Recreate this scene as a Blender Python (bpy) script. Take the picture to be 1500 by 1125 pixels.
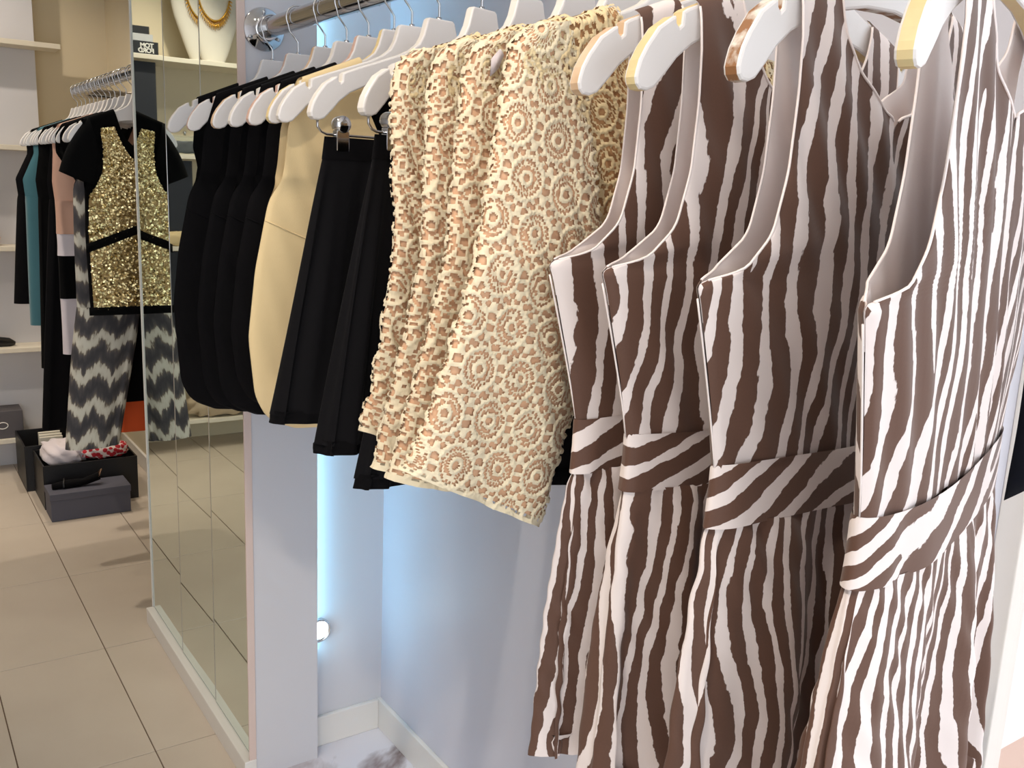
import bpy, bmesh, math, random
import numpy as np
from mathutils import Vector, Matrix
rng = np.random.default_rng(7); random.seed(7)
for o in list(bpy.data.objects): bpy.data.objects.remove(o)
scn = bpy.context.scene
col = scn.collection
PI = math.pi

# ------------------------------------------------------------------ camera (two vanishing points of the shop)
F_PX = 1368.0; EYE = 1.40
_y = np.array([-950, -327, F_PX]); _y /= np.linalg.norm(_y)
_d = np.array([-280, 6540, F_PX]); _d -= _d.dot(_y) * _y; _d /= np.linalg.norm(_d)
_z = -_d; _x = np.cross(_y, _z)
if _x[0] < 0: _x = -_x
cam = bpy.data.cameras.new('camera'); cam.sensor_fit = 'HORIZONTAL'; cam.sensor_width = 36.0
cam.lens = F_PX / 1500 * 36.0; cam.clip_start = 0.02
co = bpy.data.objects.new('camera', cam); col.objects.link(co)
M = Matrix.Identity(4)
for i in range(3):
    a = (_x, _y, _z)[i]
    M[i][0] = a[0]; M[i][1] = -a[1]; M[i][2] = -a[2]
M[2][3] = EYE
co.matrix_world = M
scn.camera = co

# ------------------------------------------------------------------ daylight and exposure
w = bpy.data.worlds.new('sky'); scn.world = w; w.use_nodes = True
w.node_tree.nodes['Background'].inputs[0].default_value = (0.88, 0.94, 1.0, 1)
w.node_tree.nodes['Background'].inputs[1].default_value = 2.3
scn.view_settings.view_transform = 'Standard'; scn.view_settings.look = 'None'
scn.view_settings.gamma = 1.0; scn.view_settings.use_curve_mapping = False
scn.view_settings.exposure = 0.08
LED_POWER = 13.0; PUCK_POWER = 16.0; SPOT_W = 40.0

# ------------------------------------------------------------------ helpers
def link(o, parent=None):
    col.objects.link(o)
    if parent is not None: o.parent = parent
    return o
def tag(o, label=None, cat=None, group=None, kind=None):
    if label: o['label'] = label
    if cat: o['category'] = cat
    if group: o['group'] = group
    if kind: o['kind'] = kind
    return o
def thing(name, label, cat, loc=(0, 0, 0), rz=0, group=None):
    o = bpy.data.objects.new(name, None); o.empty_display_size = 0.05
    o.location = loc; o.rotation_euler = (0, 0, rz); link(o)
    return tag(o, label, cat, group)
def mk(name, V, F, mats=None, parent=None, uv=None, smooth=True, midx=None):
    V = np.asarray(V, dtype=np.float32).reshape(-1, 3)
    me = bpy.data.meshes.new(name)
    me.vertices.add(len(V)); me.vertices.foreach_set('co', V.ravel())
    if isinstance(F, np.ndarray):
        k = F.shape[1]; flat = F.astype(np.int32).ravel(); st = np.arange(len(F), dtype=np.int32) * k; n = len(F)
    else:
        ln = np.array([len(f) for f in F], dtype=np.int32); n = len(F)
        flat = np.array([i for f in F for i in f], dtype=np.int32)
        st = np.concatenate([[0], np.cumsum(ln)[:-1]]).astype(np.int32)
    me.loops.add(len(flat)); me.loops.foreach_set('vertex_index', flat)
    me.polygons.add(n); me.polygons.foreach_set('loop_start', st)
    if midx is not None: me.polygons.foreach_set('material_index', np.asarray(midx, dtype=np.int32))
    me.update(calc_edges=True); me.validate()
    if uv is not None:
        l = me.uv_layers.new(name='UVMap')
        l.data.foreach_set('uv', np.asarray(uv, dtype=np.float32)[flat].ravel())
    me.polygons.foreach_set('use_smooth', np.full(n, smooth))
    for m in (mats if isinstance(mats, (list, tuple)) else [mats]): me.materials.append(m)
    return link(bpy.data.objects.new(name, me), parent)
def from_bm(name, bm, mats, parent=None, smooth=False):
    me = bpy.data.meshes.new(name); bm.to_mesh(me); bm.free()
    for m in (mats if isinstance(mats, (list, tuple)) else [mats]): me.materials.append(m)
    if smooth: me.polygons.foreach_set('use_smooth', np.full(len(me.polygons), True))
    return link(bpy.data.objects.new(name, me), parent)
def box_bm(lo, hi, bev=0.0, bm=None):
    b = bmesh.new()
    r = bmesh.ops.create_cube(b, size=1)
    for v in b.verts:
        v.co = Vector([(lo[i] + hi[i]) / 2 + v.co[i] * (hi[i] - lo[i]) for i in range(3)])
    if bev > 0: bmesh.ops.bevel(b, geom=list(b.edges), offset=bev, segments=2, affect='EDGES', profile=0.5)
    if bm is None: return b
    t = bpy.data.meshes.new('t'); b.to_mesh(t); b.free(); bm.from_mesh(t); bpy.data.meshes.remove(t)
    return bm
def box(name, lo, hi, mat, parent=None, bev=0.002):
    return from_bm(name, box_bm(lo, hi, bev), mat, parent)
def struct(name, lo, hi, mat, bev=0.0):
    return tag(box(name, lo, hi, mat, None, bev), kind='structure')
def grid_faces(nu, nv, closed=False):
    # rows nv, columns nu; index = r*nu+c
    c = np.arange(nu if closed else nu - 1); r = np.arange(nv - 1)
    R, C = np.meshgrid(r, c, indexing='ij'); C2 = (C + 1) % nu
    return np.stack([R * nu + C, R * nu + C2, (R + 1) * nu + C2, (R + 1) * nu + C], -1).reshape(-1, 4)
def tube(name, path, rad, mat, parent=None, n=10, caps=True):
    P = np.asarray(path, float); m = len(P)
    rad = np.full(m, rad) if np.isscalar(rad) else np.asarray(rad)
    T = np.gradient(P, axis=0); T /= np.linalg.norm(T, axis=1)[:, None] + 1e-12
    ref = np.array([0.0, 1, 0]) if abs(T[0][1]) < .9 else np.array([1.0, 0, 0])
    V = []; N = ref - ref.dot(T[0]) * T[0]
    for i in range(m):
        N = N - N.dot(T[i]) * T[i]; N /= np.linalg.norm(N); B = np.cross(T[i], N)
        a = np.linspace(0, 2 * PI, n, endpoint=False)
        V.append(P[i] + rad[i] * (np.cos(a)[:, None] * N + np.sin(a)[:, None] * B))
    V = np.concatenate(V); F = [tuple(f) for f in grid_faces(n, m, True)]
    if caps: F += [tuple(range(n))[::-1], tuple(range((m - 1) * n, m * n))]
    return mk(name, V, F, mat, parent)
def lathe(name, prof, mat, parent=None, n=24, loc=(0, 0, 0), axis='z'):
    p = np.asarray(prof, float); a = np.linspace(0, 2 * PI, n, endpoint=False)
    r = p[:, 0][:, None]; h = p[:, 1][:, None] * np.ones(n)
    x, y = r * np.cos(a), r * np.sin(a)
    V = np.stack({'z': [x, y, h], 'y': [x, h, y], 'x': [h, x, y]}[axis], -1).reshape(-1, 3) + np.array(loc)
    F = [tuple(f) for f in grid_faces(n, len(p), True)] + [tuple(range(n))[::-1], tuple(range((len(p) - 1) * n, len(p) * n))]
    return mk(name, V, F, mat, parent)
def curve(keys, n=400, k=17):
    # keys: (v, a, b, ...) -> smooth lookup; moving average of a piecewise-linear track
    K = np.array(keys, float); v = np.linspace(0, 1, n)
    D = np.stack([np.interp(v, K[:, 0], K[:, i]) for i in range(1, K.shape[1])], -1)
    pad = k // 2
    E_ = np.concatenate([2 * D[0] - D[1:pad + 1][::-1], D, 2 * D[-1] - D[-pad - 1:-1][::-1]])
    S = np.stack([np.convolve(E_[:, i], np.ones(k) / k, 'valid') for i in range(D.shape[1])], -1)
    return lambda q: np.stack([np.interp(q, v, S[:, i]) for i in range(S.shape[1])], -1)
def wob(seed, n=5, f=(4, 12)):
    r = np.random.default_rng(seed); fr = r.uniform(*f, (n, 2)); ph = r.uniform(0, 6.28, n); am = r.uniform(.5, 1, n) / n
    return lambda a, b: sum(am[i] * np.sin(fr[i, 0] * a + fr[i, 1] * b * .6 + ph[i]) for i in range(n))

# ------------------------------------------------------------------ materials
class NT:
    def __init__(s, name):
        s.m = bpy.data.materials.new(name); s.m.use_nodes = True; s.t = s.m.node_tree; s.b = s.t.nodes['Principled BSDF']
    def n(s, typ, **kw):
        q = s.t.nodes.new('ShaderNode' + typ)
        for k, v in kw.items():
            if k.startswith('i_'): q.inputs[k[2:].replace('_', ' ')].default_value = v
            else: setattr(q, k, v)
        return q
    def l(s, a, b): s.t.links.new(a, b)
    def math(s, op, a, b=None, c=None):
        q = s.t.nodes.new('ShaderNodeMath'); q.operation = op
        for i, v in enumerate((a, b, c)):
            if v is None: continue
            if isinstance(v, (int, float)): q.inputs[i].default_value = v
            else: s.l(v, q.inputs[i])
        return q.outputs[0]
    def mix(s, f, a, b):
        q = s.t.nodes.new('ShaderNodeMix'); q.data_type = 'RGBA'
        for sock, v in ((q.inputs[0], f), (q.inputs[6], a), (q.inputs[7], b)):
            if isinstance(v, (int, float)): sock.default_value = v
            elif isinstance(v, tuple): sock.default_value = v
            else: s.l(v, sock)
        return q.outputs[2]
    def bump(s, h, st=.3, d=.001):
        q = s.n('Bump', i_Strength=st, i_Distance=d); s.l(h, q.inputs['Height']); s.l(q.outputs[0], s.b.inputs['Normal'])
def C(r, g, b):  # sRGB 0-255 -> linear
    f = lambda c: (c / 255 / 12.92) if c <= 10 else ((c / 255 + .055) / 1.055) ** 2.4
    return (f(r), f(g), f(b), 1)
def mat(name, c, rough=.5, metal=0, noise=None, bump=None, sheen=0, spec=.5, var=.0):
    q = NT(name); q.b.inputs['Roughness'].default_value = rough; q.b.inputs['Metallic'].default_value = metal
    q.b.inputs['Specular IOR Level'].default_value = spec
    if sheen: q.b.inputs['Sheen Weight'].default_value = sheen; q.b.inputs['Sheen Roughness'].default_value = .4
    tc = q.n('TexCoord')
    nz = q.n('TexNoise', i_Scale=noise or 8.0, i_Detail=4.0); q.l(tc.outputs['Object'], nz.inputs['Vector'])
    k = 1 - max(var, .02)
    q.l(q.mix(nz.outputs[0], c, (c[0] * k, c[1] * k, c[2] * k, 1)), q.b.inputs['Base Color'])
    if bump:
        n2 = q.n('TexNoise', i_Scale=bump[0], i_Detail=3.0); q.l(tc.outputs['Object'], n2.inputs['Vector']); q.bump(n2.outputs[0], bump[1], bump[2])
    return q.m
white_wall = mat('painted_wall', C(214, 213, 217), .45, bump=(60, .08, .0006), var=.03)
gloss_wall = mat('satin_niche_wall', C(216, 216, 226), .5, var=.03)
beige_wall = mat('cream_wall', C(222, 208, 178), .6, var=.04)
ceil_m = mat('ceiling_paint', C(238, 236, 230), .8)
trim_m = mat('white_trim', C(232, 228, 222), .35, var=.03)
shelf_m = mat('shelf_laminate', C(232, 224, 206), .4, var=.04)
grout_m = mat('grout', C(128, 108, 92), .9, var=.2, noise=30)
chrome = mat('chrome', (.72, .72, .73, 1), .09, 1)
dark_chrome = mat('rail_chrome', (.50, .48, .47, 1), .13, 1)
wire_m = mat('steel_wire', (.62, .62, .63, 1), .2, 1)
black_plastic = mat('black_plastic', C(18, 18, 20), .35)
hang_white = mat('hanger_paint', C(236, 232, 230), .32, var=.04, noise=14)
hang_edge = mat('hanger_edge_paint', C(240, 234, 226), .35, var=.05)
def worn(name, c1, c2, lo=.45, hi=.55, sc=38):
    q = NT(name); tc = q.n('TexCoord'); nz = q.n('TexNoise', i_Scale=sc, i_Detail=6.0); q.l(tc.outputs['Object'], nz.inputs['Vector'])
    r = q.n('MapRange'); r.inputs[1].default_value = lo; r.inputs[2].default_value = hi; q.l(nz.outputs[0], r.inputs[0])
    q.l(q.mix(r.outputs[0], c1, c2), q.b.inputs['Base Color']); q.b.inputs['Roughness'].default_value = .5
    return q.m
edge_tan = worn('hanger_edge_tan', C(214, 178, 140), C(226, 200, 170), .3, .7)
edge_cream = worn('hanger_edge_cream', C(232, 214, 160), C(226, 200, 150), .3, .7)
edge_worn = worn('hanger_edge_chipped', C(150, 104, 66), C(232, 226, 216), .44, .6, 60)
edge_pink = worn('hanger_edge_blush', C(222, 190, 176), C(206, 168, 152), .3, .7)
def fabric(name, c, rough=.85, sheen=.25, weave=900, st=.25, var=.06, spec=.2):
    q = NT(name); q.b.inputs['Roughness'].default_value = rough; q.b.inputs['Sheen Weight'].default_value = sheen
    q.b.inputs['Specular IOR Level'].default_value = spec
    tc = q.n('TexCoord'); n1 = q.n('TexNoise', i_Scale=25.0, i_Detail=5.0); q.l(tc.outputs['Object'], n1.inputs['Vector'])
    k = 1 - var
    q.l(q.mix(n1.outputs[0], c, (c[0] * k, c[1] * k, c[2] * k, 1)), q.b.inputs['Base Color'])
    n2 = q.n('TexNoise', i_Scale=float(weave), i_Detail=1.0); q.l(tc.outputs['Object'], n2.inputs['Vector']); q.bump(n2.outputs[0], st, .0004)
    return q.m
black_f = fabric('black_crepe', C(7, 6, 9), .85, .02, 500, .4, .2, .12)
velvet = fabric('black_velvet', C(5, 5, 6), .9, .03, spec=.1)
chiffon = fabric('black_chiffon', C(9, 8, 12), .8, .04, 1200, .3, .15, .15)
cream_f = fabric('cream_crepe', C(232, 208, 160), .75, .2, 420, .35, .05)
blush_lining = fabric('blush_lining', C(248, 236, 232), .55, .2, 900, .1, .04, .35)
nude_lining = fabric('nude_lining', C(222, 178, 142), .75, .2)
nude_deep = fabric('nude_deep_lining', C(216, 168, 118), .75, .2)
lace_c = fabric('ivory_crochet', C(242, 228, 196), .8, .2, 1500, .6, .08)
lace_y = fabric('yellow_ivory_crochet', C(238, 216, 170), .8, .2, 1500, .6, .08)
teal_f = fabric('teal_knit', C(70, 116, 126), .9, .4)
peach_f = fabric('peach_silk', C(214, 168, 144), .5, .2, spec=.4)
white_f = fabric('white_crepe', C(226, 216, 220), .7, .2)
orange_f = fabric('orange_crepe', C(226, 92, 44), .8, .2)
green_f = fabric('dark_green_crepe', C(22, 66, 52), .8, .2)
red_f = fabric('red_print', C(176, 36, 46), .8, .2)
tan_f = fabric('tan_cotton', C(204, 184, 156), .85, .2, var=.2)
aqua_f = fabric('aqua_cotton', C(76, 164, 146), .85, .2, var=.3)
fur_m = fabric('grey_fur', C(150, 146, 144), 1, .5, 120, 1, .5)
navy_f = mat('dark_board', C(28, 32, 42), .6, var=.1)
box_black = mat('black_leatherette', C(20, 19, 22), .45, bump=(90, .5, .002), var=.3, noise=30)
box_grey = mat('slate_card', C(84, 84, 96), .7, var=.08)
box_dark = mat('dark_grey_card', C(92, 88, 92), .7, var=.08)
gold = mat('gold', C(232, 178, 70), .28, 1, var=.2, noise=200)
sequin_m = mat('sequin_gold', C(246, 226, 170), .24, 1, var=.35, noise=140)
seq_base = mat('sequin_base', C(150, 122, 76), .4, .7, var=.4, noise=120)
bust_m = mat('linen_bust', C(226, 220, 208), .8, bump=(300, .2, .0005))
paper_m = mat('paper', C(236, 230, 214), .8)
ink_w = mat('white_ink', C(240, 238, 232), .6)
book_blk = mat('book_black', C(16, 16, 18), .4)
book_gry = mat('book_grey', C(196, 198, 200), .5)
def marble_mat():
    q = NT('niche_marble'); tc = q.n('TexCoord'); nz = q.n('TexNoise', i_Scale=4.0, i_Detail=5.0, i_Distortion=1.2); q.l(tc.outputs['Object'], nz.inputs['Vector'])
    r = q.n('MapRange'); r.inputs[1].default_value = .54; r.inputs[2].default_value = .68; q.l(nz.outputs[0], r.inputs[0])
    q.l(q.mix(r.outputs[0], C(226, 224, 232), C(128, 108, 104)), q.b.inputs['Base Color']); q.b.inputs['Roughness'].default_value = .3
    return q.m
marble = marble_mat()
def tile_mat():
    q = NT('porcelain_tile'); oi = q.n('ObjectInfo'); tc = q.n('TexCoord')
    nz = q.n('TexNoise', i_Scale=5.0, i_Detail=6.0); nz.noise_dimensions = '4D'; q.l(tc.outputs['Object'], nz.inputs['Vector']); q.l(oi.outputs['Random'], nz.inputs['W'])
    a = q.mix(nz.outputs[0], C(214, 202, 186), C(196, 182, 166)); q.l(a, q.b.inputs['Base Color'])
    n2 = q.n('TexNoise', i_Scale=300.0); q.l(tc.outputs['Object'], n2.inputs['Vector']); q.bump(n2.outputs[0], .06, .0004)
    q.b.inputs['Roughness'].default_value = .32
    return q.m
tile_m = tile_mat()
def mirror_mat():
    q = NT('mirror_glass'); tc = q.n('TexCoord'); nz = q.n('TexNoise', i_Scale=3.0); q.l(tc.outputs['Object'], nz.inputs['Vector'])
    q.l(q.mix(nz.outputs[0], (.77, .85, .80, 1), (.75, .84, .79, 1)), q.b.inputs['Base Color'])
    q.b.inputs['Metallic'].default_value = 1; q.b.inputs['Roughness'].default_value = .015
    return q.m
mirror_m = mirror_mat()
mirror_edge = mat('mirror_edge', C(150, 178, 170), .2, .3)
def glass_mat():
    q = NT('clear_acrylic'); q.b.inputs['Transmission Weight'].default_value = 1; q.b.inputs['Roughness'].default_value = .05
    q.b.inputs['Base Color'].default_value = (.9, .95, .97, 1); q.b.inputs['IOR'].default_value = 1.2
    return q.m
acrylic = glass_mat()
def emit(name, c, s):
    q = NT(name); q.b.inputs['Base Color'].default_value = c; q.b.inputs['Emission Color'].default_value = c; q.b.inputs['Emission Strength'].default_value = s
    return q.m
led_m = emit('cool_led', (.34, .74, 1, 1), LED_POWER)
puck_m = emit('puck_led', (.62, .88, 1, 1), PUCK_POWER)
lamp_m = emit('warm_lamp', (1, .82, .58, 1), 20.0)

def zebra(name, seed, period=.0245, brown=C(100, 70, 56), white=C(238, 226, 222)):
    """wavy stripes along v with true forks: phase = k*u + sum of +-atan2 around fork points"""
    r = random.Random(seed); q = NT(name)
    uv = q.n('UVMap'); uv.uv_map = 'UVMap'
    mp = q.n('Mapping'); q.l(uv.outputs[0], mp.inputs[0])
    def noise(sx, sy, off, detail=2.0):
        m_ = q.n('Mapping'); m_.inputs['Scale'].default_value = (sx, sy, 1); m_.inputs['Location'].default_value = (off, off * .7, seed)
        q.l(uv.outputs[0], m_.inputs[0]); z = q.n('TexNoise', i_Scale=1.0, i_Detail=detail); q.l(m_.outputs[0], z.inputs['Vector'])
        return q.math('SUBTRACT', z.outputs[0], .5)
    sep = q.n('SeparateXYZ'); q.l(uv.outputs[0], sep.inputs[0])
    u, v = sep.outputs[0], sep.outputs[1]
    u2 = q.math('ADD', q.math('MULTIPLY_ADD', noise(7, 3.6, 3, 1.5), .115, u), q.math('MULTIPLY', noise(40, 26, 9, 1.0), .009))
    ph = q.math('MULTIPLY', u2, 2 * PI / period)
    for i in range(22):
        px = -.23 + .46 * ((i * .618 + r.random() * .3) % 1); py = .80 * (i + r.random()) / 22 + .8
        a = q.math('ARCTAN2', q.math('SUBTRACT', u2, px), q.math('MULTIPLY', q.math('SUBTRACT', v, py), .45))
        ph = q.math('MULTIPLY_ADD', a, 1.0 if i % 2 else -1.0, ph)
    s = q.math('SINE', ph)
    s = q.math('ADD', s, q.math('MULTIPLY', noise(14, 6, 21, 1.0), 1.9))
    s = q.math('ADD', s, q.math('MULTIPLY', noise(200, 110, 5, 2.0), .95))
    rg = q.n('MapRange'); rg.inputs[1].default_value = .20; rg.inputs[2].default_value = .29; q.l(s, rg.inputs[0])
    n3 = noise(500, 500, 1)
    bcol = q.mix(q.math('ADD', n3, .5), brown, tuple(c * .86 for c in brown[:3]) + (1,))
    q.l(q.mix(rg.outputs[0], bcol, white), q.b.inputs['Base Color'])
    q.b.inputs['Roughness'].default_value = .6; q.b.inputs['Sheen Weight'].default_value = .15; q.b.inputs['Specular IOR Level'].default_value = .35
    q.bump(noise(1500, 1500, 2), .15, .0003)
    return q.m
def chevron_mat():
    q = NT('grey_ikat_chevron'); uv = q.n('UVMap'); uv.uv_map = 'UVMap'; sep = q.n('SeparateXYZ'); q.l(uv.outputs[0], sep.inputs[0])
    m_ = q.n('Mapping'); m_.inputs['Scale'].default_value = (90, 22, 1); q.l(uv.outputs[0], m_.inputs[0])
    nz = q.n('TexNoise', i_Scale=1.0, i_Detail=3.0); q.l(m_.outputs[0], nz.inputs['Vector'])
    m2 = q.n('Mapping'); m2.inputs['Scale'].default_value = (22, 14, 1); q.l(uv.outputs[0], m2.inputs[0])
    n2 = q.n('TexNoise', i_Scale=1.0, i_Detail=2.0); q.l(m2.outputs[0], n2.inputs['Vector'])
    tri = q.math('PINGPONG', sep.outputs[0], .042)
    h = q.math('ADD', q.math('MULTIPLY', tri, -1.0), sep.outputs[1])
    h = q.math('MULTIPLY_ADD', q.math('SUBTRACT', nz.outputs[0], .5), .07, h)
    s = q.math('SINE', q.math('MULTIPLY', h, 2 * PI / .105))
    s = q.math('MULTIPLY_ADD', q.math('SUBTRACT', n2.outputs[0], .5), .9, s)
    cr = q.n('ValToRGB'); e = cr.color_ramp
    e.elements[0].position = .0; e.elements[0].color = C(62, 60, 64)
    e.elements[1].position = 1; e.elements[1].color = C(208, 204, 190)
    for p, c in ((.45, C(84, 80, 80)), (.66, C(112, 102, 90)), (.82, C(196, 190, 174))):
        x = e.elements.new(p); x.color = c
    q.l(q.math('MULTIPLY_ADD', s, .5, .5), cr.inputs[0]); q.l(cr.outputs[0], q.b.inputs['Base Color']); q.b.inputs['Roughness'].default_value = .85
    return q.m
chevron_m = chevron_mat()

# ------------------------------------------------------------------ the shop shell
XR, ZR = 0.696, 1.695          # clothes rail axis
XW = 1.01                      # back wall of the niches
Y_END = 2.01                   # end wall of the near niche
CEIL = 2.60
fl = tag(box('floor', (-2.2, -2.2, -.12), (1.15, 5.2, -.004), grout_m, None, 0), kind='structure')
tw, th = .293, .604
tb = box_bm((-tw / 2 + .0014, -th / 2 + .0014, -.010), (tw / 2 - .0014, th / 2 - .0014, 0), .0012)
tme = bpy.data.meshes.new('tile'); tb.to_mesh(tme); tb.free(); tme.materials.append(tile_m)
for i in range(-7, 2):
    for j in range(-6, 5):
        cx, cy = .1885 + tw * (i + .5), 2.184 + th * (j + .5)
        if cx > .66 and cy < 3.2: continue
        o = bpy.data.objects.new('tile', tme); o.location = (cx, cy, 0); link(o, fl)
for j in range(1, 5):
    for i in (2,):
        cx, cy = .1885 + tw * (i + .5), 2.184 + th * (j + .5)
        if cy < 2.95: continue
        o = bpy.data.objects.new('tile', tme); o.location = (cx, cy, 0); link(o, fl)
struct('ceiling', (-2.2, -2.2, CEIL), (1.15, 5.2, CEIL + .1), ceil_m)
struct('wall_right', (XW, .53, 0), (1.15, 2.5, CEIL), gloss_wall)
struct('wall_right_far', (XW, 2.5, 0), (1.15, 5.2, CEIL), beige_wall)
struct('wall_right_pier', (XW, -.42, 0), (1.15, -.20, CEIL), gloss_wall)
struct('wall_right_head', (XW, -.20, 2.35), (1.15, .53, CEIL), gloss_wall)
struct('wall_right_sill', (XW, -.20, 0), (1.15, .53, .10), gloss_wall)
win = tag(box('window_1', (1.075, -.20, .10), (1.081, .53, 2.35), NT('window_glass').m, None, 0), kind='structure')
wb = win.data.materials[0].node_tree; wb.nodes.remove(wb.nodes['Principled BSDF'])
tr_, gl_, mx_ = wb.nodes.new('ShaderNodeBsdfTransparent'), wb.nodes.new('ShaderNodeBsdfGlossy'), wb.nodes.new('ShaderNodeMixShader')
gl_.inputs['Roughness'].default_value = .02; mx_.inputs[0].default_value = .06
wb.links.new(tr_.outputs[0], mx_.inputs[1]); wb.links.new(gl_.outputs[0], mx_.inputs[2]); wb.links.new(mx_.outputs[0], wb.nodes['Material Output'].inputs[0])
for nm, lo, hi in (('window_frame', (1.06, .50, .10), (1.096, .53, 2.35)), ('window_frame', (1.06, -.20, .10), (1.096, -.17, 2.35)), ('window_frame', (1.06, -.17, .10), (1.096, .50, .13)), ('window_frame', (1.06, -.17, 2.32), (1.096, .50, 2.35))):
    box(nm, lo, hi, trim_m, win, .002)
struct('ground_pavement', (1.15, -6, -.16), (9, 1.10, -.02), mat('pink_pavement', C(208, 176, 160), .8, var=.1))
struct('wall_outside', (1.15, 1.10, -.16), (9, 1.35, 3.2), mat('outside_render', C(236, 238, 242), .8, var=.03))
struct('wall_far', (-2.2, 5.02, 0), (XW, 5.2, CEIL), beige_wall)
struct('wall_left', (-2.2, -2.2, 0), (-2.05, 5.02, CEIL), white_wall)
struct('wall_far_pier', (.40, 4.90, 0), (.68, 5.02, CEIL), white_wall)
part = struct('wall_partition', (.657, Y_END, 0), (XW, 2.90, CEIL), white_wall)
struct('wall_partition_panel', (.657, 1.955, 0), (.812, Y_END, CEIL), white_wall, .0015)
tag(box('floor_niche', (.66, -2.2, -.004), (XW, Y_END, .001), marble, None, 0), kind='structure')
tag(box('baseboard_end', (.812, Y_END - .012, .001), (XW - .012, Y_END, .082), trim_m, None, .002), kind='structure')
tag(box('baseboard_right', (XW - .012, .53, .001), (XW, Y_END, .082), trim_m, None, .002), kind='structure')
tag(box('baseboard_niche', (XW - .012, 2.90, 0), (XW, 5.02, .075), trim_m, None, .002), kind='structure')
tag(box('trim_1', (.628, 1.950, 0), (.657, 2.90, .052), trim_m, None, .002), kind='structure')
tag(box('trim_2', (.640, 1.952, .052), (.657, 1.957, CEIL), mat('blush_edge', C(222, 200, 190), .5), None, .0008), kind='structure')
tag(box('trim_3', (.646, 2.893, .052), (.657, 2.90, CEIL), trim_m, None, .001), kind='structure')
# mirror strips on the partition, each hung at a slightly different angle
for (a, b, tilt, lab) in ((2.555, 2.891, 0.0, 'tall mirror strip beside the sequinned top, farthest from the clothes rail flange'),
                          (2.248, 2.552, .60, 'tall middle mirror strip between two other mirror strips on the partition'),
                          (1.959, 2.245, 0.0, 'tall mirror strip next to the white panel that holds the clothes rail')):
    r = thing('mirror_strip', lab, 'mirror', (.6515, (a + b) / 2, .053), math.radians(tilt), 'mirror strips on the partition')
    hw = (b - a) / 2
    box('backing', (-.0015, -hw, 0), (.0035, hw, CEIL - .06), mirror_edge, r, 0)
    V = [(-.0020, -hw + .003, .003), (-.0020, hw - .003, .003), (-.0020, hw - .003, CEIL - .063), (-.0020, -hw + .003, CEIL - .063)]
    mk('glass', V, [(0, 3, 2, 1)], mirror_m, r, smooth=False)
    tube('bevel_edge', [(-.0022, -hw + .0012, .002), (-.0022, -hw + .0012, CEIL - .062)], .0016, chrome, r, 8)
# cool LED strip on the hidden side of the panel, and one round light low on the end wall
r = thing('led_strip', 'cool white light strip up the hidden side of the partition panel', 'light', (.812, 1.985, .25))
box('housing', (.0, -.012, 0), (.003, .012, 2.2), chrome, r, 0)
box('diffuser', (.003, -.006, .01), (.0055, .010, 2.19), led_m, r, 0)
r = thing('wall_light', 'small round glowing light low on the niche end wall beside the panel', 'light', (.836, Y_END, .315))
lathe('rim', [(.0001, 0), (.030, 0), (.030, -.010), (.026, -.012), (.024, -.006), (.0001, -.006)], chrome, r, 28, axis='y')
lathe('lens', [(.0001, -.0062), (.0235, -.0062), (.018, -.010), (.0001, -.011)], puck_m, r, 28, axis='y')
# ceiling downlights
def downlight(x, y, tx, ty, tz, power, ang, lab):
    r = thing('ceiling_spotlight', lab, 'light', (x, y, CEIL), 0, 'ceiling spotlights')
    lathe('ring', [(.034, 0), (.055, 0), (.055, -.008), (.036, -.010)], trim_m, r, 28)
    lathe('lens', [(.0001, -.001), (.034, -.001), (.034, -.003), (.0001, -.003)], lamp_m, r, 24)
    L = bpy.data.lights.new('spot', 'SPOT'); L.energy = power; L.color = (1, .88, .74); L.spot_size = math.radians(ang); L.spot_blend = .6; L.shadow_soft_size = .035
    o = bpy.data.objects.new('lamp', L); link(o, r); o.location = (0, 0, -.02)
    o.rotation_euler = Vector((tx - x, ty - y, tz - CEIL)).to_track_quat('-Z', 'Y').to_euler()
downlight(-.35, .25, .62, .62, 1.2, SPOT_W * 1.45, 70, 'round ceiling spotlight aimed at the zebra print dresses')
downlight(-.30, 1.05, .55, 1.05, 1.1, SPOT_W * 1.1, 70, 'round ceiling spotlight aimed at the lace tops')
downlight(-.35, 2.3, .1, 2.6, 0, SPOT_W * .42, 85, 'round ceiling spotlight over the tiled aisle by the mirrors')
downlight(-.20, 3.3, .55, 3.6, .9, SPOT_W * 1.5, 75, 'round ceiling spotlight aimed at the sequinned top')
downlight(-.10, 4.2, .45, 4.9, 1.3, SPOT_W * 1.1, 90, 'round ceiling spotlight washing the shelves on the cream wall')
downlight(-.9, 3.9, -.2, 4.6, .8, SPOT_W * .65, 90, 'round ceiling spotlight above the necklace bust')
downlight(.80, 4.55, .5, 3.5, .6, SPOT_W * 1.3, 80, 'round ceiling spotlight over the far end of the second rail')
downlight(.15, 1.75, .3, 2.0, 0, SPOT_W * .25, 80, 'round ceiling spotlight in front of the white panel')

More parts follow.
